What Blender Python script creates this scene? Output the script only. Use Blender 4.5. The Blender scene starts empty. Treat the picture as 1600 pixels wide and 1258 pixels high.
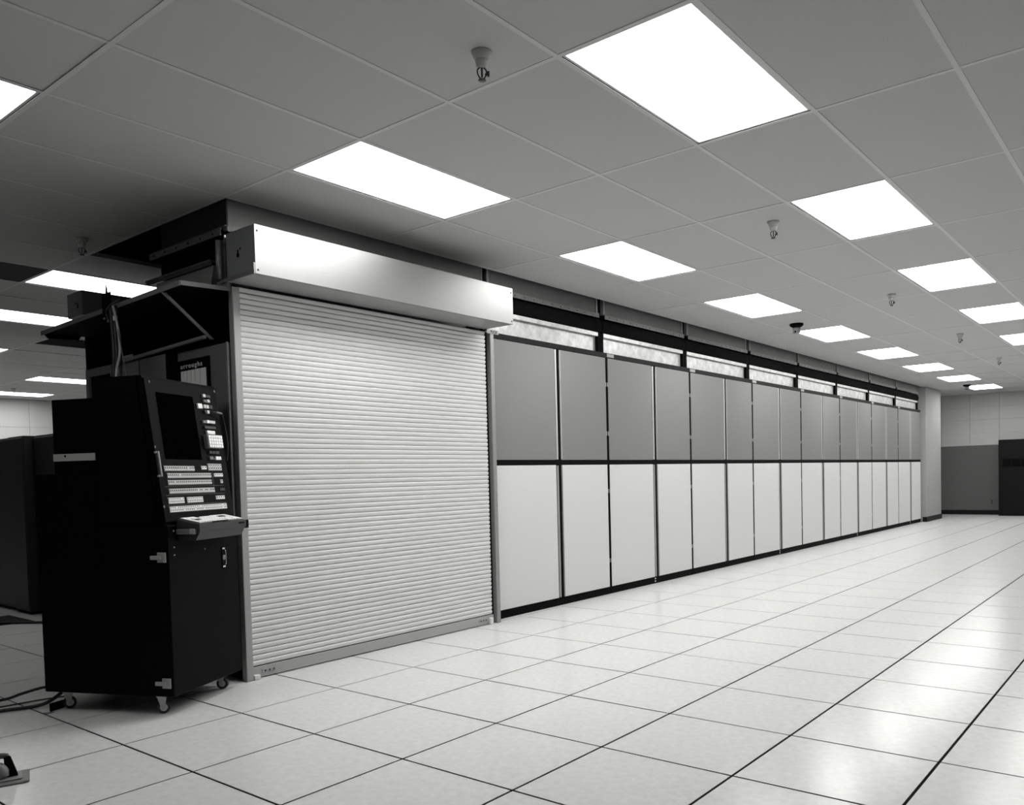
import bpy, bmesh, math, random
from mathutils import Matrix, Vector
random.seed(7)
S = bpy.context.scene
COL = S.collection
R = math.radians

# ------------------------------------------------------------------ camera
FPX, CX, CY = 1290.17, 820.68, 791.52
YAW, PITCH, ROLL = 0.6784, -0.0366, -0.0252
CAM = Vector((-1.7541, -3.8336, 1.191))
CEIL = 2.884
fwd = Vector((math.cos(YAW)*math.cos(PITCH), math.sin(YAW)*math.cos(PITCH), math.sin(PITCH)))
rgt0 = Vector((math.sin(YAW), -math.cos(YAW), 0))
up0 = rgt0.cross(fwd)
rgt = math.cos(ROLL)*rgt0 + math.sin(ROLL)*up0
upv = -math.sin(ROLL)*rgt0 + math.cos(ROLL)*up0
cd = bpy.data.cameras.new('camera')
cd.sensor_fit = 'HORIZONTAL'; cd.sensor_width = 36.0
cd.lens = 36.0*FPX/1600
cd.shift_x = (800-CX)/1600
cd.shift_y = (CY-629)/1600
cd.clip_start = 0.05; cd.clip_end = 100
cam = bpy.data.objects.new('camera', cd); COL.objects.link(cam)
m = Matrix.Identity(4)
for i in range(3):
    m[i][0] = rgt[i]; m[i][1] = upv[i]; m[i][2] = -fwd[i]; m[i][3] = CAM[i]
cam.matrix_world = m
S.camera = cam

def to_px(p):
    q = Vector(p)-CAM
    z = q.dot(fwd)
    if z < 0.05: return None
    return (CX+FPX*q.dot(rgt)/z, CY-FPX*q.dot(upv)/z, z)

# ------------------------------------------------------------------ world and exposure
W = bpy.data.worlds.new('world'); S.world = W; W.use_nodes = True
W.node_tree.nodes['Background'].inputs[0].default_value = (0.5, 0.5, 0.5, 1)
W.node_tree.nodes['Background'].inputs[1].default_value = 0.0
vs = S.view_settings
vs.view_transform = 'Standard'; vs.look = 'None'; vs.gamma = 1; vs.use_curve_mapping = False
vs.exposure = 0.0
LAMP = 14.2            # radiance of the fluorescent diffusers

# ------------------------------------------------------------------ materials
def mat(name, g, rough=0.6, metal=0.0, noise=0.0, nscale=8.0, bump=0.0, bscale=300.0, tone=0.0, spec=0.5, detail=4, stretch=(1, 1, 1)):
    mt = bpy.data.materials.new(name); mt.use_nodes = True
    nt = mt.node_tree; b = nt.nodes['Principled BSDF']
    c = (g*(1-0.02*tone), g, g*(1+0.05*tone), 1)
    b.inputs['Base Color'].default_value = c
    b.inputs['Roughness'].default_value = rough
    b.inputs['Metallic'].default_value = metal
    b.inputs['Specular IOR Level'].default_value = spec
    if noise or bump:
        tc = nt.nodes.new('ShaderNodeTexCoord')
        mp = nt.nodes.new('ShaderNodeMapping'); mp.inputs['Scale'].default_value = stretch
        nt.links.new(tc.outputs['Object'], mp.inputs['Vector'])
    if noise:
        n = nt.nodes.new('ShaderNodeTexNoise'); n.inputs['Scale'].default_value = nscale; n.inputs['Detail'].default_value = detail
        nt.links.new(mp.outputs['Vector'], n.inputs['Vector'])
        r = nt.nodes.new('ShaderNodeMapRange')
        r.inputs['From Min'].default_value = 0.3; r.inputs['From Max'].default_value = 0.7
        r.inputs['To Min'].default_value = 1-noise; r.inputs['To Max'].default_value = 1+noise
        nt.links.new(n.outputs['Fac'], r.inputs['Value'])
        mx = nt.nodes.new('ShaderNodeVectorMath'); mx.operation = 'MULTIPLY'
        mx.inputs[0].default_value = c[:3]
        nt.links.new(r.outputs['Result'], mx.inputs[1])
        nt.links.new(mx.outputs['Vector'], b.inputs['Base Color'])
    if bump:
        n2 = nt.nodes.new('ShaderNodeTexNoise'); n2.inputs['Scale'].default_value = bscale; n2.inputs['Detail'].default_value = 3
        nt.links.new(mp.outputs['Vector'], n2.inputs['Vector'])
        bp = nt.nodes.new('ShaderNodeBump'); bp.inputs['Strength'].default_value = bump; bp.inputs['Distance'].default_value = 0.002
        nt.links.new(n2.outputs['Fac'], bp.inputs['Height'])
        nt.links.new(bp.outputs['Normal'], b.inputs['Normal'])
    return mt

def emit(name, s):
    mt = bpy.data.materials.new(name); mt.use_nodes = True
    nt = mt.node_tree; b = nt.nodes['Principled BSDF']
    b.inputs['Base Color'].default_value = (.8, .8, .78, 1)
    b.inputs['Emission Color'].default_value = (1, 1, 0.965, 1)
    b.inputs['Emission Strength'].default_value = s
    return mt

M = dict(
    tile=mat('vinyl_floor_tile', .76, .20, noise=.06, nscale=26, bump=.02, bscale=50, detail=9, spec=.22),
    grout=mat('black_tile_edge', .006, .9, spec=.1),
    ceil=mat('acoustic_ceiling_tile', .51, .9, noise=.05, nscale=160, bump=.25, bscale=420, detail=2),
    tbar=mat('ceiling_grid_enamel', .60, .5),
    lens=emit('fluorescent_diffuser', LAMP),
    lens_dim=emit('fluorescent_diffuser_dimmed', LAMP*.36), lens_mid=emit('fluorescent_diffuser_part_dimmed', LAMP*.72),  # output lowered on chosen panels to darken the floor and ceiling near them
    troffer=mat('light_trim_enamel', .6, .4),
    dark_tile=mat('dark_ceiling_tile', .035, .9, noise=.2, nscale=60),
    plenum=mat('dark_plenum', .02, .95),
    wall_hi=mat('pale_wall_paint', .47, .8, noise=.03, nscale=3, bump=.1),
    wall_lo=mat('grey_wainscot', .105, .7, noise=.04, nscale=30),
    wall_plain=mat('plain_wall_paint', .10, .85, noise=.03, nscale=2),
    base=mat('black_baseboard', .005, .5, spec=.2),
    door_hi=mat('grey_cabinet_enamel', .215, .45, noise=.015, nscale=60, spec=.35),
    door_lo=mat('white_cabinet_enamel', .68, .42, noise=.012, nscale=60, spec=.35),
    black=mat('black_enamel', .0025, .6, spec=.06),
    black_matt=mat('matt_black', .002, .9, spec=.1),
    strip=mat('dark_grey_trim', .009, .6, tone=1, spec=.15),
    chrome=mat('bright_edge_metal', .62, .35, .3),
    alu=mat('brushed_aluminium', .31, .46, 1.0, noise=.03, nscale=30, stretch=(.4, 6, 6), bump=.04, bscale=60),
    alu_dull=mat('dull_aluminium', .36, .55, .6, noise=.06, nscale=20),
    slat=mat('shutter_slat_paint', .74, .36, 0.0, spec=.5),
    bar=mat('shutter_bar_paint', .40, .5), rail=mat('guide_rail_aluminium', .40, .5, .3),
    galv=mat('galvanised_sheet', .52, .45, .6, noise=.22, nscale=16, bump=.08, bscale=30),
    duct=mat('grey_duct_sheet', .10, .5, .2, noise=.08, nscale=5),
    duct_dark=mat('dark_duct_sheet', .012, .6, .2, noise=.15, nscale=6),
    flange=mat('duct_flange_steel', .12, .5, .3, noise=.18, nscale=40), angle=mat('corner_angle_steel', .24, .5, .3),
    rubber=mat('black_rubberised_cloth', .003, .8, spec=.05),
    grey_end=mat('dark_grey_end_panel', .15, .55, tone=1, spec=.3),
    grey_mid=mat('mid_grey_paint', .20, .5, tone=1),
    steel=mat('bare_steel', .26, .45, .7, noise=.1, nscale=30),
    con=mat('console_black', .0018, .5, spec=.06),
    con_panel=mat('console_panel_black', .004, .5, spec=.06, tone=1),
    glass=mat('dark_screen_glass', .001, .5, spec=.0),
    key=mat('pale_key_caps', .62, .5), key_hi=mat('white_key_caps', .92, .5), key_dk=mat('dark_key_caps', .03, .5),
    key_mid=mat('grey_key_caps', .16, .5),
    tray=mat('keyboard_tray_grey', .035, .5, tone=1),
    label=mat('grey_label_plate', .34, .5), cream=mat('white_plate', .75, .5),
    cable=mat('black_cable', .006, .5), cable_w=mat('white_cable', .4, .5), cable_g=mat('grey_cable', .08, .5),
    porc=mat('sprinkler_escutcheon', .5, .5), brass=mat('sprinkler_metal', .08, .4, .7),
    far_unit=mat('charcoal_unit', .006, .7, spec=.15), sign_w=mat('silver_sign_panel', .93, .35, 0, noise=.05, nscale=4),
    outlet=mat('black_outlet', .01, .5),
)

# ------------------------------------------------------------------ mesh builder
class MB:
    def __init__(s): s.bm = bmesh.new()
    def box(s, x0, x1, y0, y1, z0, z1, bev=0.0, M4=None):
        vs = [s.bm.verts.new((x, y, z)) for x in (x0, x1) for y in (y0, y1) for z in (z0, z1)]
        F = [(0, 1, 3, 2), (4, 6, 7, 5), (0, 4, 5, 1), (2, 3, 7, 6), (0, 2, 6, 4), (1, 5, 7, 3)]
        fs = [s.bm.faces.new([vs[i] for i in f]) for f in F]
        if M4 is not None:
            for v in vs: v.co = M4 @ v.co
        if bev:
            es = list({e for f in fs for e in f.edges})
            bmesh.ops.bevel(s.bm, geom=es, offset=bev, segments=1, affect='EDGES', clamp_overlap=True)
        return s
    def prism(s, pts, a0, a1, axis='x', M4=None):
        # pts: polygon in the other two axes
        def mk(a, p):
            if axis == 'x': c = (a, p[0], p[1])
            elif axis == 'y': c = (p[0], a, p[1])
            else: c = (p[0], p[1], a)
            c = Vector(c)
            return s.bm.verts.new(M4 @ c if M4 is not None else c)
        A = [mk(a0, p) for p in pts]; B = [mk(a1, p) for p in pts]
        n = len(pts)
        s.bm.faces.new(A); s.bm.faces.new(B[::-1])
        for i in range(n): s.bm.faces.new([A[i], B[i], B[(i+1) % n], A[(i+1) % n]])
        return s
    def tube(s, pts, r, n=8, cap=True):
        pts = [Vector(p) for p in pts]; rings = []
        rr = r if isinstance(r, (list, tuple)) else [r]*len(pts)
        ref = None
        for i, p in enumerate(pts):
            d = (pts[min(i+1, len(pts)-1)]-pts[max(i-1, 0)]).normalized()
            if ref is None:
                ref = d.orthogonal().normalized()
            ref = (ref-d*ref.dot(d)).normalized(); b = d.cross(ref)
            rings.append([s.bm.verts.new(p+rr[i]*(math.cos(2*math.pi*k/n)*ref+math.sin(2*math.pi*k/n)*b)) for k in range(n)])
        for a, c in zip(rings, rings[1:]):
            for k in range(n): 
                f = s.bm.faces.new([a[k], a[(k+1) % n], c[(k+1) % n], c[k]]); f.smooth = True
        if cap:
            s.bm.faces.new(rings[0][::-1]); s.bm.faces.new(rings[-1])
        return s
    def lathe(s, prof, c, n=20):
        c = Vector(c); rings = []
        for r, z in prof:
            rings.append([s.bm.verts.new(c+Vector((r*math.cos(2*math.pi*k/n), r*math.sin(2*math.pi*k/n), z))) for k in range(n)])
        for a, b in zip(rings, rings[1:]):
            for k in range(n):
                f = s.bm.faces.new([a[k], a[(k+1) % n], b[(k+1) % n], b[k]]); f.smooth = True
        s.bm.faces.new(rings[0][::-1]); s.bm.faces.new(rings[-1])
        return s
    def mesh(s, name, material):
        bmesh.ops.recalc_face_normals(s.bm, faces=s.bm.faces)
        me = bpy.data.meshes.new(name); s.bm.to_mesh(me); s.bm.free()
        me.materials.append(material); return me
    def build(s, name, material, parent=None, label=None, M4=None):
        return link(name, s.mesh(name, material), parent, label)

def link(name, data, parent=None, label=None, loc=None):
    o = bpy.data.objects.new(name, data); COL.objects.link(o)
    if parent is not None: o.parent = parent
    if loc is not None: o.location = loc
    if label: o['label'] = label
    return o

def tag(o, label, cat, group=None):
    o['label'] = label; o['category'] = cat
    if group: o['group'] = group
    return o

def thing(name, label, cat, loc=(0, 0, 0), rz=0, group=None):
    o = bpy.data.objects.new(name, None); COL.objects.link(o)
    o.location = loc; o.rotation_euler = (0, 0, rz); o.empty_display_size = .1
    return tag(o, label, cat, group)

def struct(o): o['kind'] = 'structure'; return o

def bx(*a, **k): return MB().box(*a, **k)

def copy_tree(o, parent=None):
    c = o.copy(); COL.objects.link(c)
    if parent is not None: c.parent = parent
    for ch in list(o.children): copy_tree(ch, c)
    return c

def spline(pts, n=6):
    P = [Vector(p) for p in pts]; out = []
    for i in range(len(P)-1):
        p0 = P[max(i-1, 0)]; p1 = P[i]; p2 = P[i+1]; p3 = P[min(i+2, len(P)-1)]
        for k in range(n):
            t = k/n
            out.append(.5*((2*p1)+(p2-p0)*t+(2*p0-5*p1+4*p2-p3)*t*t+(3*p1-p0-3*p2+p3)*t**3))
    out.append(P[-1]); return out

def text(name, body, size, M4, material, parent, bold=0.0, spacing=1.0):
    cu = bpy.data.curves.new(name, 'FONT'); cu.body = body; cu.size = size; cu.extrude = .0008; cu.offset = bold; cu.space_character = spacing
    cu.align_x = 'LEFT'; cu.align_y = 'BOTTOM_BASELINE'
    cu.materials.append(material)
    t_ = bpy.data.objects.new(name, cu); COL.objects.link(t_)
    bpy.context.view_layer.update()
    me = bpy.data.meshes.new_from_object(t_.evaluated_get(bpy.context.evaluated_depsgraph_get()))
    bpy.data.objects.remove(t_)
    me.transform(M4); me.materials.clear(); me.materials.append(material)
    return link(name, me, parent)

# ================================================================== SETTING
X0, X1, Y0, Y1 = -4.2, 20.5, -6.4, 13.4

# ---- floor of raised access tiles
floor = struct(bx(X0-.1, X1+.1, Y0-.1, Y1+.1, -.08, -.0034).build('floor', M['grout']))
T = .6102
tile_me = MB().box(-T/2+.0054, T/2-.0054, -T/2+.0054, T/2-.0054, -.0032, 0, bev=.0006).mesh('floor_tile', M['tile'])
cells = []
for i in range(-7, 34):
    for j in range(-11, 23):
        cx, cy = T*(i+.5), T*(j+.5)
        if not (X0 < cx < X1 and Y0 < cy < Y1): continue
        if i == 1 and j == 7: continue                       # perforated tile
        px = to_px((cx, cy, 0)); area = 0
        if px and -60 < px[0] < 1660 and -60 < px[1] < 1330:
            if not (cx > 1.0 and cy > .6 and cx > -1.75+.437*(cy+3.83)): area = 1/px[2]
        cells.append((area, cx, cy))
cells.sort(reverse=True)
rest = MB()
for k, (a, cx, cy) in enumerate(cells):
    if k < 295 and a > 0:
        o = link('floor_tile', tile_me, floor, loc=(cx, cy, random.uniform(-.0006, 0)))
        o.rotation_euler = (random.uniform(-.0006, .0006), random.uniform(-.0006, .0006), 0)
    else:
        rest.box(cx-T/2+.0054, cx+T/2-.0054, cy-T/2+.0054, cy+T/2-.0054, -.0032, 0)
o = rest.build('floor_tiles', M['tile'], floor); o['kind'] = 'stuff'

# ---- ceiling grid and tiles
OX, OY, DX, DY = 1.0081, -.6121, 1.2189, .6102
def cx_(p): return OX+DX*p
def cy_(q): return OY+DY*q                                     # q counts towards the cabinets
LIGHTS = {}
for k in range(0, 8):
    LIGHTS[(2*k, 0)] = ('cab', k)
    LIGHTS[(2*k, -3)] = ('mid', k)
LIGHTS[(-2, 1)] = ('near', 0)
for n, q in enumerate((6, 9, 13)): LIGHTS[(0, q)] = ('back', n)
LIGHTS[(2, 17)] = ('back', 3); LIGHTS[(2, 21)] = ('back', 4)
PMAX = 15
def opening(p, q): return 0 <= p < 14 and 2 <= q < 5
DARK = [(-1, 6), (1, 11)]
grid = MB()
segx, segy = set(), set()
cells = []
for p in range(-4, 16):
    for q in range(-9, 23):
        x0, x1, y0, y1 = cx_(p), min(cx_(p+1), X1), cy_(q), min(cy_(q+1), Y1)
        if x0 > X1 or y0 > Y1: continue
        if opening(p, q): continue
        segx |= {(p, q), (p, q+1)}; segy |= {(p, q), (p+1, q)}
        if (p, q) in LIGHTS or (p, q) in DARK: continue
        px = to_px(((x0+x1)/2, (y0+y1)/2, CEIL)); a = 0
        if px and -150 < px[0] < 1750 and -150 < px[1] < 1300:
            if not (y0 > 2.4 and x1 > -1.2+.437*(y0+3.83)): a = 1/px[2]
        cells.append((a, p, q, x0, x1, y0, y1))
hb = .0115
for p, q in segx: grid.box(cx_(p), min(cx_(p+1), X1), cy_(q)-hb, cy_(q)+hb, CEIL, CEIL+.0012)
for p, q in segy: grid.box(cx_(p)-hb, cx_(p)+hb, cy_(q)+hb, min(cy_(q+1), Y1)-hb, CEIL, CEIL+.0012)
ceiling = struct(grid.build('ceiling', M['tbar']))
ct_me = MB().box(-DX/2+.007, DX/2-.007, -DY/2+.007, DY/2-.007, 0, .014, bev=.0008).mesh('ceiling_tile', M['ceil'])
cells.sort(reverse=True)
rest = MB()
for k, (a, p, q, x0, x1, y0, y1) in enumerate(cells):
    full = abs(x1-x0-DX) < .01 and abs(y1-y0-DY) < .01
    if k < 295 and a > 0 and full:
        o = link('ceiling_tile', ct_me, ceiling, loc=((x0+x1)/2, (y0+y1)/2, CEIL+.0018+random.uniform(0, .0008)))
        o.rotation_euler = (random.uniform(-.001, .001), random.uniform(-.0005, .0005), 0)
    else:
        rest.box(x0+.007, x1-.007, y0+.007, y1-.007, CEIL+.005, CEIL+.019)
o = rest.build('ceiling_tiles', M['ceil'], ceiling); o['kind'] = 'stuff'
for p, q in DARK:
    bx(cx_(p)+.007, cx_(p+1)-.007, cy_(q)+.007, cy_(q+1)-.007, CEIL+.005, CEIL+.02).build('dark_ceiling_tile', M['dark_tile'] if p < 0 else M['black_matt'], ceiling, 'dark panel in place of a ceiling tile')
# ledge along the ceiling opening above the cabinets
e = MB()
xa, xb, ya, yb = cx_(0), cx_(14), cy_(2), cy_(5)
e.box(xa-.012, xb, ya-.001, ya+.012, CEIL-.003, CEIL+.03); e.box(xa-.001, xa+.012, ya+.012, yb, CEIL-.003, CEIL+.03); e.box(xa, xb, yb-.012, yb+.001, CEIL-.003, CEIL+.03)
struct(e.build('trim_1', M['tbar']))
struct(bx(X0-.1, X1+.1, Y0-.1, Y1+.1, 3.75, 3.85).build('ceiling_slab', M['plenum']))

# ---- walls
H = 3.75
wf = struct(bx(X1+.02, X1+.14, Y0-.1, Y1+.1, -.08, H).build('wall_far', M['wall_hi']))
y = Y0
ys = [.916-.62*i for i in range(-2, 13)]
for yy in ys:
    for z0, z1 in ((1.655, 1.945), (1.945, 2.265), (2.265, 2.57), (2.57, CEIL+.02)):
        bx(X1, X1+.02, yy-.617, yy-.001, z0+.0015, z1-.0015, bev=.001).build('wall_panel', M['wall_hi'], wf)
bx(X1-.004, X1+.02, -6.35, 2.15, .0, 1.653).build('wainscot', M['wall_lo'], wf, 'darker grey lower part of the wall')
struct(bx(X1-.02, X1-.0045, -6.35, 2.15, 0.0005, .105, bev=.003).build('baseboard_far', M['base']))
wb = struct(bx(X0-.1, X1+.02, Y1+.02, Y1+.14, -.08, H).build('wall_back', M['wall_hi']))
for k in range(12):
    for z0, z1 in ((1.2, 1.78), (1.78, 2.36), (2.36, CEIL+.02)):
        bx(2.2+.61*k+.0015, 2.2+.61*(k+1)-.0015, Y1, Y1+.02, z0+.0015, z1-.0015, bev=.001).build('wall_panel', M['wall_hi'], wb)
struct(bx(X0-.14, X0-.02, Y0-.1, Y1+.1, -.08, H).build('wall_left', M['wall_plain']))
struct(bx(X0-.1, X1+.02, Y0-.14, Y0-.02, -.08, H).build('wall_right', M['wall_plain']))

# ---- column at the end of the row
cl = struct(bx(17.37, 18.72, .56, 2.3, 0.0005, CEIL-.004, bev=.004).build('wall_pier', M['wall_plain']))
struct(MB().box(17.36, 18.73, .545, .5595, .0005, .105, bev=.003).box(17.352, 17.3695, .545, .63, .0005, .105).build('baseboard_pier', M['base']))
M['pier'] = mat('pier_paint', .34, .8, noise=.03, nscale=3)
cl.data.materials[0] = M['pier']

# ================================================================== CEILING LIGHTS
NTH = ['first', 'second', 'third', 'fourth', 'fifth', 'sixth', 'seventh', 'eighth']
LAB = {'cab': 'ceiling light panel above the cabinet fronts, %s from the roller shutter end',
       'mid': 'ceiling light panel in the row over the open floor, %s from the near end',
       }
BACKL = ['bright ceiling light panel beside the ceiling opening, above the dark canopy',
         'ceiling light panel behind the small box on the far roller shutter',
         'thin ceiling light panel at the left edge, third into the back area',
         'thin ceiling light panel just above the cube box of the black console',
         'ceiling light panel nearest the pale back wall']
def light_parts(root):
    f = MB(); a, b = DX/2-.0125, DY/2-.0125; t = .012
    f.box(-a, a, -b, -b+t, .0045, .06).box(-a, a, b-t, b, .0045, .06).box(-a, -a+t, -b+t, b-t, .0045, .06).box(a-t, a, -b+t, b-t, .0045, .06).box(-a, a, -b, b, .0605, .09)
    f.build('frame', M['troffer'], root)
    bx(-a+t, a-t, -b+t, b-t, .008, .014).build('diffuser', M['lens'], root)
DIM = {('near', 0): 1, ('back', 0): 1, ('back', 1): 1, ('back', 2): 0}
for k in range(8): DIM[('mid', k)] = 0     # panels dimmed to imitate the light fall-off at the view edges
proto = None
for (p, q), (row, k) in LIGHTS.items():
    loc = (cx_(p)+DX/2, cy_(q)+DY/2, CEIL)
    if proto is None:
        o = proto = thing('ceiling_light', '', 'ceiling light'); light_parts(o)
    else: o = copy_tree(proto)
    o.location = loc
    lab = LAB[row] % NTH[k] if row in LAB else (BACKL[k] if row == 'back' else 'ceiling light panel cut by the left edge of the picture, near the camera')
    if (row, k) in DIM:
        d = [c for c in o.children if c.name.startswith('diffuser')][0]
        d.data = d.data.copy(); d.data.materials[0] = M['lens_dim'] if DIM[(row, k)] else M['lens_mid']
    tag(o, lab, 'ceiling light', 'fluorescent light panels in the ceiling')

# ================================================================== SPRINKLERS AND DETECTORS
def sprinkler(root):
    MB().lathe([(.041, 0), (.0405, -.006), (.034, -.021), (.0275, -.033)], (0, 0, 0)).build('flared_cup', M['porc'], root)
    MB().lathe([(.0268, -.0338), (.0265, -.040), (.023, -.056), (.015, -.062)], (0, 0, 0)).build('collar', M['porc'], root)
    fr = MB()
    for s_ in (-1, 1):
        fr.tube(spline([(s_*.006, 0, -.060), (s_*.017, 0, -.070), (s_*.018, 0, -.084), (s_*.011, 0, -.100), (0, 0, -.108)], 4), .0032, 6)
    fr.tube([(0, 0, -.062), (0, 0, -.1)], .004, 6)
    fr.tube([(.012, 0, -.088), (.026, -.004, -.084)], .004, 6).tube([(.025, -.004, -.076), (.025, -.004, -.096)], .0055, 6)
    fr.build('yoke', M['brass'], root)
    MB().lathe([(.004, -.107), (.016, -.110), (.016, -.113), (.003, -.114)], (0, 0, 0), 14).build('deflector', M['brass'], root)
SP = [((.779, -1.626), 'white flared sprinkler head on the ceiling between the two nearest light panels'),
      ((3.785, -1.608), 'white sprinkler head hanging near the second light panel over the open floor'),
      ((6.897, -1.544), 'white sprinkler head hanging near the third light panel over the open floor'),
      ((10.157, -1.513), 'small white sprinkler head hanging near the fourth light panel over the open floor'),
      ((13.285, -1.461), 'tiny sprinkler head farthest down the room, towards the far wall'),
      ((.808, 2.056), 'sprinkler head on the dark ceiling left of the ceiling opening'),
      ((3.75, 11.6), 'sprinkler head silhouetted on the light by the pale back wall')]
proto = None
for (x, y), lab in SP:
    if proto is None:
        o = proto = thing('sprinkler', lab, 'sprinkler'); sprinkler(o)
    else: o = copy_tree(proto)
    o.location = (x, y, CEIL+.002); o.rotation_euler.z = math.atan2(y-CAM.y, x-CAM.x)+math.pi/2+math.pi+random.uniform(-.35, .35)
    tag(o, lab, 'sprinkler', 'sprinkler heads on the ceiling')
SMK = [((7.80, -.257), 'black smoke detector before the fourth light panel above the cabinets'), ((17.75, -.16), 'black smoke detector before the last light panel above the cabinets')]
for (x, y), lab in SMK:
    o = thing('smoke_detector', lab, 'smoke detector', (x, y, CEIL+.001), 0, 'smoke detectors on the ceiling')
    MB().lathe([(.075, 0), (.078, -.02), (.06, -.035), (.04, -.045)], (0, 0, 0)).build('base', M['black'], o)
    MB().lathe([(.042, -.046), (.044, -.062), (.036, -.08), (.036, -.108), (.025, -.115)], (0, 0, 0)).build('sensor_head', M['alu_dull'], o)
    for k in range(4):
        a = k*math.pi/2
        MB().box(.034, .04, -.008, .008, -.105, -.085, M4=Matrix.Rotation(a, 4, 'Z')).build('vent', M['black'], o)

# ================================================================== CABINET ROW
PITCH_C = 1.7381; CX0 = 3.404; YF = .655; ZT = 2.335
D1, D2 = .022, PITCH_C-.022
G = .930                                                     # centre of the gap between the two doors
cabs = []
def cabinet(root):
    bx(.004, PITCH_C-.004, .020, 1.78, .072, 2.383).build('body', M['black'], root)
    bx(.002, PITCH_C-.002, -.004, .019, ZT+.004, 2.385, bev=.002).build('top_rail', M['strip'], root)
    bx(.002, PITCH_C-.002, -.002, .019, 1.286, 1.332).build('middle_rail', M['black'], root)
    bx(.002, PITCH_C-.002, .006, 1.75, .001, .0715, bev=.002).build('kick_plate', M['black'], root)
    for xa_, xb_ in ((.002, .0215), (G-.0255, G+.0195), (PITCH_C-.0215, PITCH_C-.002)):  # black filler added in the door gaps to paint their darkness
        MB().box(xa_, xb_, .001, .019, .074, 1.2855).box(xa_, xb_, .001, .019, 1.3325, ZT).build('door_gap_shade', M['black_matt'], root)
    for (a, b, side) in ((D1, G-.026, 1), (G+.020, D2, -1)):
        for nm, z0, z1, mm in (('upper_door', 1.333, ZT, 'door_hi'), ('lower_door', .074, 1.285, 'door_lo')):
            e = b if side > 0 else a
            # door slab with a return lip along its opening edge
            d = MB()
            lip = .034 if side > 0 else .0
            if side > 0: d.box(a, b-.036, -.004, .018, z0, z1, bev=.002)
            else: d.box(a+.012, b, -.004, .018, z0, z1, bev=.002)
            o = d.build(nm, M[mm], root)
            h = MB()
            if side > 0:                                      # rounded pull along the opening edge
                h.prism([(b-.035, .012), (b-.033, .006), (b-.026, .006), (b-.0255, -.006), (b-.018, -.009), (b-.003, -.007), (b, .012)], z0+.004, z1-.004, 'z')
            else:
                h.prism([(a+.0115, .012), (a+.0115, -.007), (a+.006, -.009), (a+.001, -.007), (a, .012)], z0+.004, z1-.004, 'z')
            hh = h.build('edge_pull', M['chrome'] if nm == 'upper_door' else M['pull_lo'], o)
            # hinges at the fixed edge
            xh = a-.007 if side > 0 else b+.007
            for zz in (z0+.26, z1-.26): 
                MB().box(xh-.006, xh+.006, -.002, .0008, zz-.02, zz+.02).build('hinge', M['label'], o)
M['pull_lo'] = mat('shade_grey_edge_pull', .30, .4)  # grey stands in for the shading strip beside the lower door gaps
for k in range(8):
    x = CX0+PITCH_C*k
    lab = ['two-tone computer cabinet next to the roller shutter, grey above and white below'] + ['two-tone computer cabinet, %s from the roller shutter' % n for n in NTH[1:7]] + ['last two-tone computer cabinet, against the wall pier']
    if k == 0:
        r = thing('computer_cabinet', lab[0], 'cabinet', (x, YF, 0), 0, 'two-tone computer cabinets in the row'); cabinet(r)
    else:
        r = copy_tree(cabs[0]); r.location = (x, YF, 0); r['label'] = lab[k]
    cabs.append(r)
for k, r in enumerate(cabs):
    if k: bx(.004, .130, -.0085, -.0045, 2.345, 2.378, bev=.0008).build('name_plate', M['label'], r, 'small pale name plate')
    if k % 2 == 1:
        for zz in (.018, .046): bx(G-.055, G-.035, .002, .006, zz, zz+.014).build('kick_screw', M['cream'], r)

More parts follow.
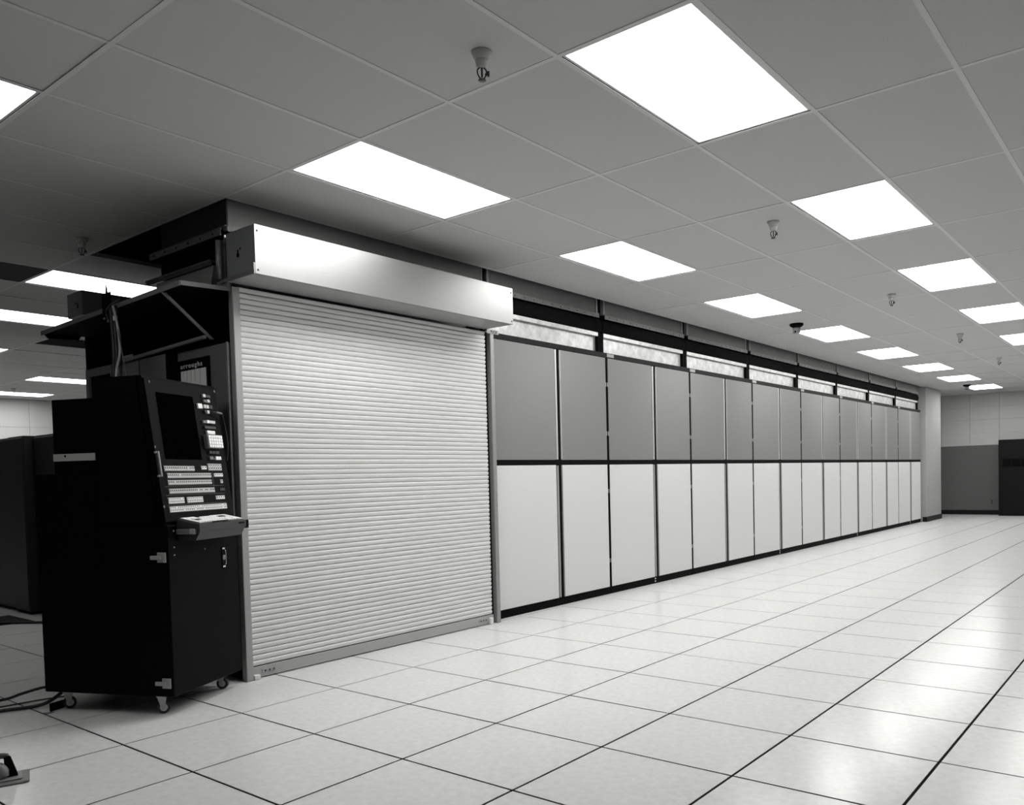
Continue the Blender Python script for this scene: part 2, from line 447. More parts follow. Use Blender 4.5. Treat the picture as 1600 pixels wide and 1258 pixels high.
# ================================================================== AIR DUCTS ABOVE THE CABINETS
YD = .640
def duct(root, w, first=False):
    """origin at the left front corner, on top of the cabinets; gaps of .1 on both sides"""
    a, b = .05, w-.05
    dy = 1.0
    # sheet-metal collar rising from the cabinet
    bx(a+.002, b-.002, .042, dy-.05, 0.002, .148).build('collar', M['galv'], root, 'bright galvanised collar')
    fl = MB().box(a, b, .008, dy-.02, .146, .150)
    fl.prism([(.008, .150), (.008, .182), (.014, .182), (.014, .156), (.03, .150)], a, b, 'x')
    fl.build('lower_flange', M['galv'], root)
    # flexible cloth between the two flanges, sagging and puckered, bulging at both ends
    c = MB(); n = 26; rows = []
    zz = [.184, .20, .225, .25, .275, .30, .318]
    for j, z in enumerate(zz):
        row = []
        for i in range(n+1):
            t = i/n; x = -.002*0+.003+(w-.006)*t
            e = min(t, 1-t)*w
            t_ = j/(len(zz)-1)
            bow = math.sin(math.pi*t_)
            y = .02-.012*bow-.010*bow*math.sin(9*t+root.location.x*3+2*t_)*(1 if e > .1 else .2)
            if e < .06: y += -.015*bow*(1-e/.06)
            row.append(c.bm.verts.new((x, y+.004*random.uniform(-1, 1)*bow, z+.006*math.sin(7*t+root.location.x)*bow)))
        rows.append(row)
    back = [[c.bm.verts.new((r_[i].co.x, .11, r_[i].co.z)) for i in (0, n)] for r_ in rows]
    for j in range(len(rows)-1):
        for i in range(n):
            f = c.bm.faces.new([rows[j][i], rows[j][i+1], rows[j+1][i+1], rows[j+1][i]]); f.smooth = True
        for i, e in ((0, 0), (n, 1)):
            c.bm.faces.new([rows[j][i], rows[j+1][i], back[j+1][e], back[j][e]])
    c.bm.faces.new(rows[0]+[back[0][1], back[0][0]]); c.bm.faces.new(rows[-1]+[back[-1][1], back[-1][0]])
    for j in range(len(rows)-1): c.bm.faces.new([back[j][0], back[j][1], back[j+1][1], back[j+1][0]])
    c.build('flexible_connector', M['rubber'], root, 'black puckered cloth connector')
    # upper flange
    fu = MB().prism([(-.012, .320), (-.012, .362), (-.006, .366), (.02, .366), (.02, .362), (-.006, .358), (-.006, .320)], a, b, 'x')
    fu.build('upper_flange', M['flange'], root)
    bt = MB()
    k = 0
    xx = a+.08
    while xx < b-.04:
        bt.box(xx-.004, xx+.004, -.0155, -.0123, .334, .342); xx += .13
    bt.build('bolts', M['black'], root)
    for g0 in (.002, w-.049):  # black blocks stand in for the darkness of the gaps between ducts
        bx(g0, g0+.047, .012, .05, .0, .180).build('gap_shade_block', M['black_matt'], root)
        bx(g0, g0+.047, .045, .09, .37, .80).build('gap_shade_post', M['black_matt'], root)
    # rising duct
    bx(a+.028, b-.028, .012, dy-.05, .3665, .90).build('duct_box', M['duct'], root)
    for x_ in (a, b-.026): bx(x_, x_+.026, .006, .04, .3665, .80).build('corner_angle', M['angle'], root)
GP = 1.722; GX = 3.325
d0 = None
def set_duct(k, lab):
    r = thing('air_duct', lab, 'air duct', (GX+GP*k, YD, 2.386), 0, 'air ducts above the two-tone cabinets')
    return r
r0 = set_duct(0, 'air duct with galvanised collar right of the shutter hood, above the first cabinet'); duct(r0, GP)
for k in range(1, 8):
    r = copy_tree(r0); r.location = (GX+GP*k, YD, 2.386)
    r['label'] = 'air duct with galvanised collar, %s from the shutter hood' % NTH[k] if k < 7 else 'last air duct with galvanised collar, beside the wall pier'
# duct over the end bay, behind the hood
rd = thing('air_duct', 'large dark air duct over the near end, behind the bright shutter hood', 'air duct', (1.0, .658, 2.386))
bx(.024, 2.27, -.03, .74, .334, .95).build('duct_box', M['duct_dark'], rd)
bx(.03, 2.27, -.0335, -.0305, .334, .95).build('front_sheet', M['duct'], rd, 'grey front sheet of the duct')
bx(2.2725, 2.298, -.034, .04, .30, .80).build('corner_angle', M['flange'], rd)
f = MB().prism([(-.03, .268), (-.03, .308), (.004, .333), (.004, .326), (-.024, .302), (-.024, .268)], -.045, .80, 'y')
f.build('end_flange', M['flange'], rd)
b_ = MB()
for k in range(6): b_.box(-.0335, -.0303, .03+.14*k, .04+.14*k, .283, .293)
b_.build('bolts', M['black'], rd)
MB().tube([(.0, -.05, .31), (.0, -.10, .30)], .018, 10).build('corner_knuckle', M['flange'], rd)
MB().prism([(.0, .305), (2.25, .305), (2.25, .333), (0, .333)], -.05, -.0345, 'y').build('front_flange', M['flange'], rd)
bx(.06, 2.27, .02, .82, .16, .267).build('flexible_connector', M['rubber'], rd, 'black cloth connector')
f2 = MB().prism([(.0, .128), (-.012, .150), (-.012, .158), (.04, .158), (.04, .150), (.0, .146)], .11, .90, 'y'); f2.build('lower_flange', M['flange'], rd)
MB().prism([(.15, .0), (.80, .0), (.80, .127), (.11, .127)], .012, 2.27, 'x').build('collar', M['alu_dull'], rd, 'stained pale collar')

# ================================================================== ROLLER SHUTTER
rs = thing('roller_shutter', 'closed roller shutter of horizontal pale metal slats under a bright metal hood', 'shutter', (1.0, .56, 0))
YS = .03
# guides
bx(.004, .050, -.0, .05, .001, 2.352, bev=.003).build('guide_rail', M['rail'], rs)
gr = MB().box(2.302, 2.345, 0.0, .05, .001, 2.352, bev=.003)
gr.build('guide_rail', M['alu_dull'], rs)
bx(2.235, 2.3015, .042, .08, .001, 2.352).build('guide_slot', M['black_matt'], rs, 'black slot beside the right guide')
sl = MB()
prof = []
PZ = .0331
for y_, t in ((.0070, .004), (.0035, .05), (-.0010, .11), (-.0045, .24), (-.0068, .40), (-.0080, .56), (-.0086, .72), (-.0082, .84), (-.0065, .91), (-.0020, .965), (.0070, .994)):
    prof.append((y_, PZ*t))
prof2 = prof + [(.0085, PZ*.994), (.0085, PZ*.004)]
sl.prism(prof2, .052, 2.262, 'x')
slat_me = sl.mesh('slat', M['slat'])
z = .078; n = 0
while z < 2.36:
    link('slat', slat_me, rs, loc=(0, YS, z)); z += PZ; n += 1
bb = MB().box(.052, 2.284, YS-.004, YS+.008, .006, .074, bev=.002)
bar = bb.build('bottom_bar', M['bar'], rs)
for xx in (.12, 2.10):
    MB().box(xx, xx+.10, YS-.009, YS-.0045, .030, .052, bev=.003).build('latch_plate', M['label'], bar)
    for k in range(3): MB().box(xx+.02+.03*k, xx+.028+.03*k, YS-.011, YS-.0091, .037, .045).build('screw', M['black'], bar)
MB().box(.053, .095, YS-.035, YS-.0045, .001, .030, bev=.004).build('floor_stop', M['cream'], bar)
MB().box(2.22, 2.255, YS-.03, YS-.0045, .001, .055, bev=.004).build('floor_stop', M['cream'], bar)
# hood
hx0, hx1, hy0, hy1, hz0, hz1 = -.016, 2.268, -.272, .018, 2.378, 2.655
hood = MB()
hood.prism([(hy0, hz0), (hy0, hz1), (hy0+.002, hz1), (hy1, hz1), (hy1, hz1-.002), (hy0+.002, hz1-.002), (hy0+.002, hz0+.002), (hy0+.03, hz0+.002), (hy0+.03, hz0)], hx0, hx1, 'x')
ho = hood.build('hood', M['alu'], rs)
bx(hx0+.0, hx1, hy0+.03, hy1+.012, hz0, hz0+.002).build('hood_bottom', M['alu_dull'], ho)
for xx, nm in ((hx0+.001, 'end_cap'), (hx1-.004, 'end_cap')):
    ec = bx(xx, xx+.003, hy0+.0025, hy1, hz0+.0025, hz1-.0025).build(nm, M['grey_mid'], ho)
kh = MB().tube([(hx0-.0015, -.10, 2.51), (hx0+.001, -.10, 2.51)], .013, 12).box(hx0-.0014, hx0+.001, -.106, -.094, 2.515, 2.54).tube([(hx0-.0015, -.125, 2.543), (hx0+.001, -.125, 2.543)], .006, 8)
kh.build('keyhole_slot', M['black_matt'], ho)
MB().box(hx0-.012, hx0, hy0+.0, hy1+.06, hz0-.004, hz0+.018, bev=.002).box(hx0-.012, hx0-.001, hy0, hy0+.014, hz0+.018, hz0+.06).build('end_bracket', M['steel'], ho)
for xx in (hx0+.018, hx1-.018):
    for zz in (hz0+.022, hz1-.034): MB().lathe([(.0062, 0), (.0062, .003), (.003, .005)], (0, 0, 0), 10).build('rivet', M['label'], ho).matrix_local = Matrix.Translation((xx, hy0, zz)) @ Matrix.Rotation(R(90), 4, 'X')
# steel angle carrying the hood
an = MB().box(-.006, .03, .05, .058, 2.36, 2.66).box(-.006, .0, .0585, .12, 2.39, 2.63)
an.tube([(-.03, .075, 2.395), (-.03, .075, 2.625)], .019, 10)
ang = an.build('mounting_angle', M['steel'], rs)
bl = MB()
for zz in (2.45, 2.52, 2.60):
    for yy in (.095, .112): bl.box(-.011, -.0065, yy-.004, yy+.004, zz-.004, zz+.004)
bl.build('bolts', M['black'], ang)
MB().prism([(.02, 2.352), (.09, 2.352), (.13, 2.39), (.02, 2.39)], -.02, .0, 'x').build('gusset', M['steel'], rs)

pl = bx(2.254, 2.400, -.0065, -.0025, 2.345, 2.378, bev=.0008).build('name_plate', M['label'], rs, 'pale plate lettered PUC0')
text('lettering', 'PUC0', .032, Matrix.Translation((2.300, -.0068, 2.350)) @ Matrix.Rotation(R(90), 4, 'X'), M['black'], pl)
bx(2.31, 2.34, -.0024, -.0002, 2.346, 2.3515).build('plate_bracket', M['steel'], rs)

# the matching shutter hood on the far side
fs = thing('roller_shutter', 'grey end of the second shutter hood on the far side, beyond the dark canopy', 'shutter', (1.0, 2.47, 0))
bx(-.01, 2.27, .04, .285, 2.46, 2.640, bev=.002).build('hood', M['grey_mid'], fs)
MB().tube([(-.0125, .11, 2.525), (-.010, .11, 2.525)], .010, 10).box(-.0122, -.0102, .105, .115, 2.53, 2.555).tube([(-.0125, .14, 2.557), (-.010, .14, 2.557)], .006, 8).build('keyhole_slot', M['black_matt'], fs)
bx(0, .05, .0, .04, .001, 2.455).build('guide_rail', M['black'], fs)
bx(2.25, 2.30, .0, .04, .001, 2.46).build('guide_rail', M['alu_dull'], fs)
bx(.052, 2.248, .01, .03, .01, 2.445).build('curtain', M['slat'], fs)

# ================================================================== END CABINET
ec = thing('end_cabinet', 'dark grey end cabinet with a flip-up canopy, behind the black console', 'cabinet', (1.0, .62, 0))
bx(.006, 2.36, .03, 1.83, .08, 2.05).build('body', M['black'], ec)
bx(.15, 2.36, .03, 1.83, 2.052, 2.34).build('upper_recess', M['black_matt'], ec, 'open recess under the canopy, its inside shadow painted black')  # solid black block in place of the shadowed interior
bx(.004, .1495, 1.80, 1.838, 2.052, 2.335).build('recess_side', M['black_matt'], ec)  # black filler hides the lit curtain and keeps the recess dark
bx(.0, 2.36, .03, 1.84, 2.342, 2.38).build('top_plate', M['black'], ec)
bx(.03, 2.3, .06, 1.8, .001, .079).build('plinth', M['black'], ec)
bx(-.010, .005, -.008, .57, .082, 2.03, bev=.003).build('sign_panel', M['grey_end'], ec)
bx(-.020, -.0105, -.018, .0, .082, 2.03, bev=.002).build('edge_strip', M['grey_mid'], ec)
bx(-.05, .005, .60, 1.40, .082, 2.03, bev=.003).build('door', M['grey_end'], ec)
bx(-.06, .005, .595, .625, .082, 2.045).build('door_edge_shade', M['black_matt'], ec, 'shadowed edge of the door, painted black')  # shade on the side face of the door, put in as black
bx(-.0525, -.0502, .985, .991, .2, 2.025).build('door_split', M['black_matt'], ec)
bx(-.062, -.0502, .975, 1.0, 1.80, 1.90, bev=.002).build('door_handle', M['black'], ec)
fr = MB().box(-.03, .005, 1.405, 1.835, 1.99, 2.045).box(-.03, .005, 1.79, 1.835, .082, 1.99).box(-.03, .005, 1.405, 1.45, .082, 1.99)
fr.build('frame', M['grey_end'], ec)
bx(-.012, .005, 1.452, 1.788, .082, 1.988).build('dark_window', M['glass'], ec)
# canopy: top board, front lip, strut, rail   (z drops slightly towards the far end)
cp = MB()
def hexa(mb, P):
    v = [mb.bm.verts.new(p) for p in P]
    for f_ in [(0, 1, 2, 3), (7, 6, 5, 4), (0, 4, 5, 1), (1, 5, 6, 2), (2, 6, 7, 3), (3, 7, 4, 0)]: mb.bm.faces.new([v[i] for i in f_])
xf, xb2, ya_, yb_ = -.312, -.001, -.045, 1.845
za, zb_ = 2.334, 2.292
hexa(cp, [(xf, ya_, za), (xb2, ya_, za+.012), (xb2, yb_, zb_+.010), (xf, yb_, zb_), (xf, ya_, za-.012), (xb2, ya_, za), (xb2, yb_, zb_-.002), (xf, yb_, zb_-.012)])
can = cp.build('canopy', M['black'], ec, 'black canopy board held out on a strut')
lp = MB()
hexa(lp, [(xf-.006, ya_, za+.002), (xf, ya_, za+.002), (xf, yb_, zb_+.002), (xf-.006, yb_, zb_+.002), (xf-.006, ya_, za-.026), (xf, ya_, za-.026), (xf, yb_, zb_-.026), (xf-.006, yb_, zb_-.026)])
lp.build('front_lip', M['grey_end'], can)
rl = MB()
hexa(rl, [(xf, ya_-.005, za+.002), (xb2, ya_-.005, za+.014), (xb2, ya_, za+.014), (xf, ya_, za+.002), (xf, ya_-.005, za-.024), (xb2, ya_-.005, za-.010), (xb2, ya_, za-.010), (xf, ya_, za-.024)])
rl.build('side_lip', M['grey_end'], can)
ll = MB()
hexa(ll, [(xf+.01, yb_-.02, zb_-.013), (xf+.26, yb_-.02, zb_-.003), (xf+.26, yb_, zb_-.003), (xf+.01, yb_, zb_-.013), (xf+.04, yb_-.02, zb_-.045), (xf+.24, yb_-.02, zb_-.035), (xf+.24, yb_, zb_-.035), (xf+.04, yb_, zb_-.045)])
ll.build('end_lip', M['black'], can)
st = MB()
ax, az, bx_, bz = -.306, 2.30, -.012, 2.078
for w_ in (1,):
    hexa(st, [(ax-.012, .145, az), (ax+.012, .145, az), (ax+.012, .16, az), (ax-.012, .16, az), (bx_-.014, .145, bz-.012), (bx_+.010, .145, bz-.012), (bx_+.010, .16, bz-.012), (bx_-.014, .16, bz-.012)])
st.build('strut', M['grey_mid'], ec)
rr = MB()
hexa(rr, [(-.075, .145, 2.082), (-.055, .145, 2.082), (-.055, 1.30, 2.045), (-.075, 1.30, 2.045), (-.075, .145, 2.064), (-.055, .145, 2.064), (-.055, 1.30, 2.027), (-.075, 1.30, 2.027)])
rr.build('rail', M['grey_mid'], ec)
MB().box(-.058, -.0505, 1.06, 1.24, 2.047, 2.075, bev=.002).build('bracket', M['label'], ec)
vb = MB().box(-.325, -.3185, .77, .88, 2.22, 2.40).prism([(.81, 2.40), (.83, 2.40), (.822, 2.45)], -.325, -.319, 'x')
vb.build('upright_board', M['black'], can)
MB().box(-.332, -.3252, .79, .81, 2.215, 2.23).box(-.332, -.3252, .84, .86, 2.24, 2.25).build('clip', M['steel'], can)
# sign
sg = bx(-.018, -.0105,   .187, .57, 1.55, 1.972).build('sign', M['black'], ec, 'black sign with white lettering over six silver panels')
yy = .235
ws = [.071, .059, .046, .047, .044, .032]
ypos = .222
for w_ in ws:
    zt = 1.895
    bx(-.0215, -.0182, ypos, ypos+w_-.006, 1.56, 1.905).build('silver_panel', M['sign_w'], sg); ypos += w_
tm = Matrix(((0, 0, -1, -.0195), (-1, 0, 0, .520), (0, 1, 0, 1.921), (0, 0, 0, 1)))
text('lettering', 'urroughs', .042, tm @ Matrix.Diagonal((1.35, 1, 1, 1)), M['cream'], sg, .0006, 1.25)

# ================================================================== DIAGNOSTIC CONSOLE
A = Vector((.37454, .23008, 0)); CYAW = .436387
con = thing('control_console', 'tall black control console on casters with keys and a keyboard tray', 'console', A, CYAW)
WD = .611
bx(0, WD, .0, .41, .1, .984, bev=.004).build('base_cabinet', M['con'], con)
bx(0, WD, .4105, .80, .1, 1.265, bev=.004).build('rear_cabinet', M['con'], con)
bx(.004, WD-.004, .414, .679, 1.266, 1.655, bev=.004).build('upper_box', M['con'], con)
lbp = bx(-.002, .0035, .414, .675, 1.331, 1.369).build('label_strip', M['label'], con, 'pale grey strip')
MB().tube([(-.0035, .60, 1.357), (-.002, .60, 1.357)], .006, 8).build('mark', M['black'], lbp)
LEAN = .095
tw = MB().prism([(.020, .986), (.020+LEAN*1.015, 1.752), (.1185, 1.757), (.4095, 1.757), (.4095, .986)], .0, WD, 'x')
tw.build('tower', M['con'], con)
MB().prism([(.055, 1.0), (.055+LEAN, 1.75), (.405, 1.755), (.405, 1.0)], -.008, -.0005, 'x').build('side_panel', M['con'], con)
# sloping panel frame: s across, t up the slope, h out of it
L = math.hypot(LEAN, .75)
tv = Vector((0, LEAN/L, .75/L)); nv = Vector((1, 0, 0)).cross(tv)
if nv.y > 0: nv = -nv
PM = Matrix(((1, 0, 0, 0), (0, tv.y, nv.y, .015), (0, tv.z, nv.z, .99), (0, 0, 0, 1)))
def pb(s0, s1, t0, t1, h0, h1, bev=0.0): return MB().box(s0, s1, t0, t1, h0, h1, bev, M4=PM)
panel = pb(.004, WD-.002, .01, .760, -.004, .004, .002).build('control_panel', M['con_panel'], con)
pb(.078, .382, .340, .692, .0042, .008, .002).build('screen', M['glass'], con, 'dark blank screen')
hd = pb(-.004, .014, .368, .377, .0042, .016)
hd.box(.004, .014, .246, .377, .0162, .024, .002, M4=PM); hd.box(-.004, .014, .246, .255, .0042, .016, M4=PM)
hd.build('handle', M['label'], con)
def key_row(name, s0, s1, t0, t1, n, rows=1, mk='key', parent=panel, marks=True, h=.010):
    bk = pb(s0-.002, s1+.002, t0-.002, t1+.002, .0042, .0062).build(name, M['key_mid'] if mk != 'key_dk' else M['black'], parent)
    w = (s1-s0)/n; ht = (t1-t0)/rows
    kb = MB(); mb = MB()
    for r_ in range(rows):
        for i in range(n):
            a = s0+w*i; b = t0+ht*r_
            kb.box(a+w*.05, a+w*.93, b+ht*.06, b+ht*.94, .0064, h, M4=PM)
            if marks and random.random() < .9:
                mb.box(a+w*.3, a+w*.7, b+ht*.45, b+ht*.75, h+.0002, h+.0008, M4=PM)
    o = kb.build('keys', M[mk], bk); o['kind'] = 'stuff'
    if marks: o = mb.build('key_marks', M['black'], bk); o['kind'] = 'stuff'
    else: mb.bm.free()
    return bk
key_row('button_row', .052, .300, .277, .303, 16)
key_row('button_row', .068, .440, .239, .265, 24)
key_row('button_row', .066, .437, .203, .228, 24)
key_row('button_row', .065, .453, .157, .183, 25)
key_row('button_row', .047, .174, .105, .136, 9, 2, 'key_hi')
key_row('button_row', .199, .335, .105, .135, 9, 2, 'key_hi')
key_row('button_row', .047, .545, .060, .090, 32, 2, 'key_hi')
key_row('button_block', .363, .409, .285, .304, 2, 1, 'key_hi')
key_row('button_block', .423, .549, .280, .317, 6, 2, 'key')
key_row('button_block', .469, .551, .244, .263, 4, 1, 'key_hi')
key_row('button_block', .520, .542, .207, .227, 1, 1, 'key')
key_row('button_block', .504, .549, .163, .179, 3, 1, 'key_dk', marks=False)
key_row('button_block', .455, .537, .115, .135, 4, 1, 'key_hi')
def blk(s0, s1, t0, t1, mk, h=.016): pb(s0, s1, t0, t1, .0042, h, .001).build('indicator', M[mk], panel)
blk(.468, .490, .697, .715, 'key'); blk(.492, .534, .697, .712, 'key_dk')
blk(.467, .492, .669, .684, 'key_mid'); blk(.500, .523, .669, .686, 'key')
blk(.407, .445, .630, .657, 'key_hi'); blk(.462, .480, .634, .654, 'key'); blk(.484, .506, .634, .654, 'key'); blk(.512, .540, .634, .654, 'key_dk')
blk(.462, .480, .606, .623, 'key_dk'); blk(.484, .505, .605, .623, 'key')
blk(.431, .458, .547, .563, 'key_mid'); blk(.468, .490, .549, .566, 'key_hi'); blk(.491, .544, .549, .565, 'key')
blk(.438, .542, .517, .532, 'key_dk')
blk(.456, .528, .486, .506, 'key_hi')
kp = pb(.425, .560, .404, .480, .0042, .03, .002).build('keypad', M['key_mid'], panel)
kk = MB()
for i in range(6):
    for j in range(4): kk.box(.428+.0217*i, .428+.0217*i+.0195, .4065+.018*j, .4065+.018*j+.016, .0302, .038, .001, M4=PM)
o = kk.build('keys', M['key_hi'], kp); o['kind'] = 'stuff'
blk(.448, .473, .374, .390, 'key_dk'); blk(.476, .501, .374, .390, 'key_dk'); blk(.504, .540, .374, .390, 'key_dk')
blk(.445, .476, .340, .358, 'key_mid'); blk(.478, .500, .340, .352, 'key_dk'); blk(.501, .524, .340, .359, 'key_hi'); blk(.526, .550, .340, .359, 'key_hi')
for t_ in (.194, .148, .097): pb(.04, .55, t_, t_+.0012, .0042, .0047).build('panel_line', M['key_mid'], panel)
pb(.457, .4585, .15, .272, .0042, .0047).build('panel_line', M['key_mid'], panel)
for s_, t_ in ((.03, .735), (.0, .395), (.585, .735), (-.0, .085)): pb(s_+.004, s_+.012, t_, t_+.012, .0042, .009, .002).build('screw', M['label'], panel)
pc = [PM @ Vector(p) for p in ((.52, .614, .02), (.55, .612, .03), (.59, .606, .035), (.622, .57, .02), (.63, .47, .02), (.622, .40, .02), (.618, .34, .006))]
MB().tube(spline(pc, 5), .0035, 6).build('probe_cable', M['cable'], panel)
MB().tube([PM @ Vector((.545, .613, .03)), PM @ Vector((.59, .607, .035))], .006, 6).build('cable_plug', M['steel'], panel)
# keyboard tray pulled out of the front
ts0, ts1, tf, tb = .075, .497, -.135, .03
SLP = math.atan2(.027, -tf)
tr = MB().prism([(tf, .948), (tf, .985), (-.0005, 1.012), (-.0005, .948)], ts0, ts1, 'x')
tray = tr.build('keyboard_tray', M['tray'], con, 'dark grey pull-out keyboard tray')
KM = Matrix.Translation((ts0, tf, .9853)) @ Matrix.Rotation(SLP, 4, 'X')
MB().prism([(tf+.004, .947), (-.0005, .947), (-.0005, .902), (tf+.030, .902)], ts0+.006, ts1-.006, 'x').build('tray_bottom', M['tray'], tray)
MB().box(ts1+.0005, ts1+.024, tf-.002, tf+.03, .940, .985, .002).build('tray_catch', M['black'], tray)
MB().box(ts1-.075, ts1-.02, tf-.0015, tf-.0002, .968, .976).build('badge', M['black'], tray)
MB().box(ts0-.012, ts0-.0005, tf+.02, -.001, .935, .962, .002).build('slide', M['grey_end'], tray)
MB().box(ts0-.016, ts0-.0125, tf+.022, tf+.05, .936, .965).build('slide_lock', M['label'], tray)
kbd = MB().box(.012, ts1-ts0-.018, .010, .130, .0003, .005, M4=KM).build('keyboard', M['key_mid'], tray, 'pale keyboard')
kk = MB()
kk.box(.014, .125, .095, .128, .0052, .010, .001, M4=KM).box(.014, .040, .012, .094, .0052, .010, .001, M4=KM).box(.36, .40, .012, .128, .0052, .010, .001, M4=KM).box(.26, .359, .105, .128, .0052, .010, .001, M4=KM)
for j in range(5):
    for i in range(14):
        if (j > 2 and i > 9) or (j == 0 and 3 < i < 10): continue
        if j == 4 and i < 4: continue
        x_ = .045+.0222*i+.004*j; y_ = .014+.0205*j
        if x_ > .335: continue
        kk.box(x_, x_+.0185, y_, y_+.017, .0052, .012, .001, M4=KM)
kk.box(.135, .262, .015, .030, .0052, .010, .001, M4=KM)
o = kk.build('keys', M['key_hi'], kbd); o['kind'] = 'stuff'
MB().box(.265, .345, .072, .103, .0052, .011, M4=KM).box(.05, .085, .05, .066, .0122, .014, M4=KM).box(.12, .26, .0055, .0095, .0052, .009, M4=KM).build('dark_gap', M['black'], kbd)
for z_ in (.955, .87, .83): MB().tube([(.045, -.003, z_), (.045, -.0005, z_)], .005, 8).build('screw', M['label'], con)
MB().tube([(.30, -.003, .84), (.30, -.0005, .84)], .004, 8).build('screw', M['label'], con)
# lock plate on the front
lk = bx(.453, .538, -.004, -.0005, .716, .836, .001).build('switch_plate', M['con'], con, 'black plate with white markings')
lm = MB().box(.456, .478, -.0052, -.0042, .822, .831).box(.458, .480, -.0052, -.0042, .720, .729)
lm.box(.486, .488, -.0052, -.0042, .735, .815).box(.480, .486, -.0052, -.0042, .813, .816).box(.480, .486, -.0052, -.0042, .735, .738)
for a_ in range(10):
    t0, t1 = a_*2*math.pi/10, (a_+1)*2*math.pi/10
    p0 = Vector((.470+.010*math.cos(t0), -.0046, .776+.013*math.sin(t0))); p1 = Vector((.470+.010*math.cos(t1), -.0046, .776+.013*math.sin(t1)))
    lm.tube([p0, p1], .0012, 4)
lm.box(.4685, .4715, -.0052, -.0042, .768, .784)
lm.build('markings', M['cream'], lk)
# latches on the left side, near the front edge
for zz in (.822, .172):
    h = MB().box(-.010, -.0005, .012, .062, zz-.026, zz+.026, .002)
    h.box(-.022, -.0102, .035, .095, zz-.010, zz+.010, .002)
    h.build('latch', M['label'], con, 'pale grey side latch')
# casters
M['fork'] = mat('caster_fork_zinc', .42, .4, .3); M['tyre'] = mat('caster_tyre_black', .02, .6); M['hub'] = mat('caster_hub_zinc', .5, .4)
def caster(u_, v_, a_):
    cs = MB().box(-.028, .028, -.028, .028, .094, .0995)
    for s_ in (-1, 1): cs.prism([(-.024, .094), (.024, .094), (.012, .026), (-.004, .026)], s_*.016-.0015, s_*.016+.0015, 'y')
    cs.tube([(.0, 0, .09), (0, 0, .0985)], .018, 10)
    c_ = cs.build('caster', M['fork'], con); c_.location = (u_, v_, 0); c_.rotation_euler.z = a_
    w_ = MB().tube([(.008, -.012, .033), (.008, .012, .033)], .032, 18).build('wheel', M['tyre'], c_)
    MB().tube([(.008, -.0135, .033), (.008, -.0122, .033)], .019, 16).tube([(.008, .0122, .033), (.008, .0135, .033)], .019, 16).build('hub', M['hub'], c_)
caster(.045, .11, R(-50)); caster(.05, .70, R(-42)); caster(.55, .10, R(-75)); caster(.55, .70, R(10))

# ================================================================== CABLES AND SMALL FLOOR THINGS
cb = thing('cable_bundle', 'bundle of black and white cables hanging from the canopy to the console', 'cables', (.60, 1.2, 1.7))
def wc(name, pts, r, m_, n=5): 
    return MB().tube(spline([Vector(p)-Vector((.60, 1.2, 1.7)) for p in pts], n), r, 7).build(name, m_, cb)
def pxp(u, v, x):                                              # point on the plane X = x under a picture position, used for hand placed cable points
    d = fwd + rgt*((u-CX)/FPX) - upv*((v-CY)/FPX)
    return CAM + d*((x-CAM.x)/d.x)
CB = [((.668, 1.33, 2.30), (.660, 1.30, 2.16), (.65, 1.27, 2.0), (.62, 1.22, 1.85), (.60, 1.19, 1.70))]
for k, dx in enumerate((-.045, -.022, 0.0)):
    wc('black_cable', [(x+.006*k, y-dx*1.0, z) for x, y, z in CB[0]], .014, M['cable'])
wc('white_cable', [(.665, 1.335, 2.30), (.655, 1.275, 2.20), (.65, 1.238, 2.08), (.635, 1.21, 1.99), (.625, 1.235, 1.90), (.60, 1.205, 1.76), (.6, 1.2, 1.70)], .008, M['cable_w'])
wc('twisted_wire', [(.665, 1.32, 2.28), (.65, 1.25, 2.14), (.645, 1.20, 2.0), (.63, 1.13, 1.85), (.61, 1.06, 1.76)], .0035, M['cable_g'])
wc('twisted_wire', [(.665, 1.40, 2.22), (.66, 1.42, 2.28), (.66, 1.36, 2.315), (.66, 1.30, 2.32), (.67, 1.25, 2.335)], .003, M['cable_g'])
MB().box(.055, .075, .10, .125, .51, .54, .003).build('cable_clip', M['cream'], cb)

FC = [('thick black cable rising from the floor into the back corner of the console', .008, [(-.60, 1.62, .009), (-.32, 1.44, .010), (-.068, 1.291, .025), (.0, 1.19, .060), (.045, 1.06, .100), (.062, 1.005, .112), (.07, .985, .114)]),
      ('thin black cable on the floor between the two thick ones', .004, [(-.60, 1.36, .0055), (-.3, 1.28, .0055), (-.095, 1.22, .0055), (.12, 1.185, .0055), (.25, 1.14, .0055)]),
      ('thick black cable curving under the left caster of the console', .010, [(-.60, 1.18, .011), (-.35, 1.14, .011), (-.133, 1.102, .012), (-.001, 1.045, .012), (.07, 1.03, .02), (.11, 1.00, .05), (.14, .96, .088)])]
for lab, r_, pts in FC:
    o = MB().tube(spline(pts, 8), r_, 8).build('floor_cable', M['cable']); tag(o, lab, 'cable', 'cables on the floor by the console')
o = MB().tube(spline([(.3, 4.95, .012), (.7, 4.55, .012), (1.0, 4.3, .012), (1.3, 3.9, .012)], 8), .011, 8).build('floor_cable', M['cable']); tag(o, 'black cable crossing the floor before the dark cabinets, past the perforated tile', 'cable', 'cables on the floor by the console')

# perforated floor tile
pt = MB()
x0, y0 = T*1, T*7
pt.box(x0+.004, x0+T-.004, y0+.004, y0+.05, -.0032, -.0002); pt.box(x0+.004, x0+T-.004, y0+T-.05, y0+T-.004, -.0032, -.0002)
for k in range(22): pt.box(x0+.004, x0+T-.004, y0+.055+.0235*k, y0+.055+.0235*k+.012, -.0032, -.0004)
o = pt.build('floor_grille', M['duct_dark']); tag(o, 'dark slotted air grille set in the floor before the dark cabinets', 'grille')

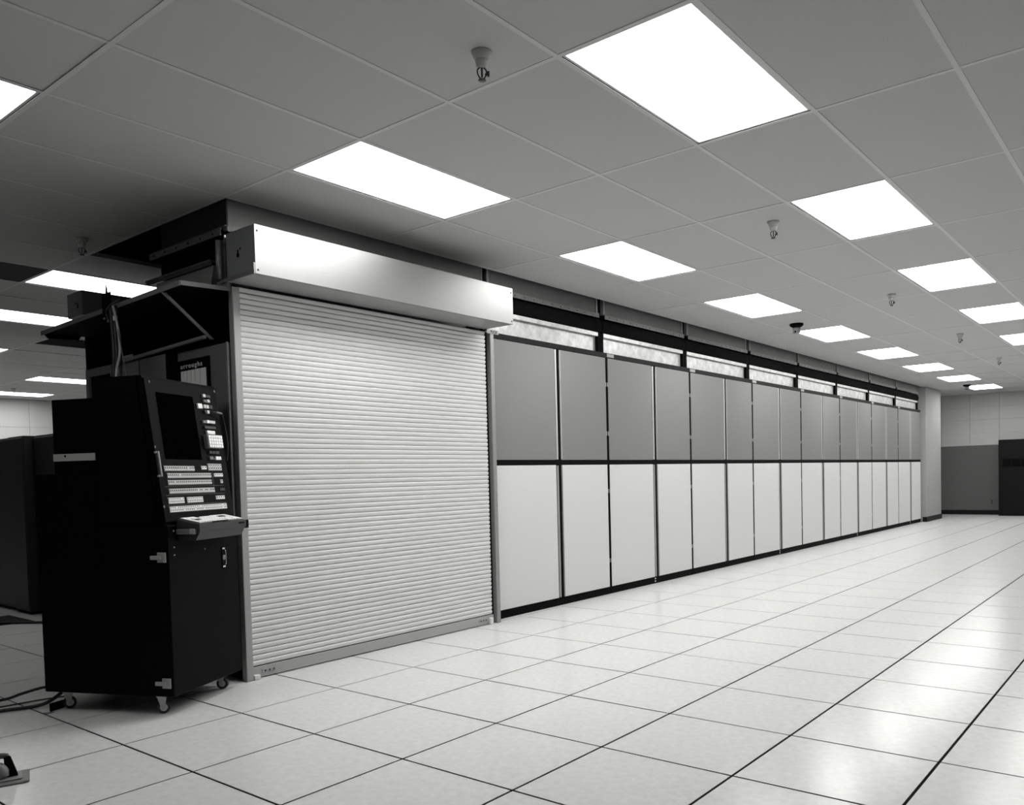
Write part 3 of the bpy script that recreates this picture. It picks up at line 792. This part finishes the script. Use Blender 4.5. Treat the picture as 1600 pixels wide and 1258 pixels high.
# floor outlet box with conduit
fo = thing('floor_outlet', 'metal floor outlet with a dark round plug and cable, bottom left', 'outlet', (-.50, -.07, 0), R(-20))
bx(-.075, .075, -.075, .075, .001, .012, .003).build('base_plate', M['steel'], fo)
bx(-.05, .05, -.05, .05, .0125, .018, .002).build('cover', M['alu_dull'], fo)
MB().tube([(-.045, -.01, .032), (-.020, -.005, .052), (-.008, 0, .060)], [.030, .038, .022], 16).build('plug', M['grey_mid'], fo)
MB().prism([(-.01, .0185), (.035, .0185), (.012, .095), (.0, .105), (-.012, .098)], -.014, .014, 'y').build('housing', M['black'], fo)
MB().tube(spline([(.002, 0, .100), (-.02, .005, .104), (-.06, .02, .100), (-.16, .07, .075), (-.32, .14, .035), (-.55, .22, .012)], 6), .012, 8).build('cable', M['cable_g'], fo)
# bracket
br = thing('metal_bracket', 'small black metal bracket on the floor beside the left caster', 'bracket', (.065, .885, 0), R(5))
MB().box(-.04, .045, -.006, .006, .006, .050, .003, M4=Matrix.Rotation(R(12), 4, 'Z')).build('plate', M['black'], br)
MB().box(-.065, -.025, -.022, .012, .001, .0055, .001).build('foot', M['steel'], br)

# ================================================================== DARK CABINETS AT THE BACK LEFT
def dark_cab(x, y0, y1, lab, extra=None):
    r = thing('storage_cabinet', lab, 'cabinet', (x, y0, 0), 0, 'dark tall cabinets at the back left')
    w = y1-y0
    bx(.012, .85, .002, w-.002, .03, 1.69, .004).build('body', M['dcab'], r)
    bx(.03, .83, .02, w-.02, .001, .0295).build('plinth', M['black'], r)
    bx(.0, .0115, .006, w-.006, .06, 1.67, .002).build('door', M['dcab'], r)
    return r
M['dcab'] = mat('dark_cabinet_paint', .010, .5, tone=1)
r = dark_cab(1.42, 3.95, 4.66, 'dark tall cabinet with a pale label, set back beside the console')
bx(-.004, -.0005, .10, .17, 1.45, 1.49).build('label_plate', M['label'], r)
dark_cab(1.33, 4.68, 5.05, 'narrow dark tall cabinet standing proud of its neighbours')
dark_cab(1.36, 5.07, 6.5, 'wide dark tall cabinet at the left edge of the picture')

# ================================================================== FAR WALL THINGS
fu = thing('cooling_unit', 'charcoal cooling unit with a black grille slot against the far wall', 'unit', (20.0, -2.2, 0))
bx(.0, .47, .0, 1.82, .001, 1.755, .006).build('housing', M['far_unit'], fu)
for k in range(9): bx(-.004, -.0005, .07+.187*k, .07+.187*k+.172, 1.13, 1.31).build('vent_slot', M['black_matt'], fu)
oo = thing('wall_outlet', 'small black wall outlet on the grey wainscot beside the cooling unit', 'outlet', (X1-.005, -.162, .30))
bx(-.006, -.0001, -.035, .035, -.055, .055, .002).build('cover_plate', M['wall_lo'], oo)
for zz in (-.026, .026): bx(-.009, -.0061, -.016, .016, zz-.018, zz+.018).build('socket', M['outlet'], oo)
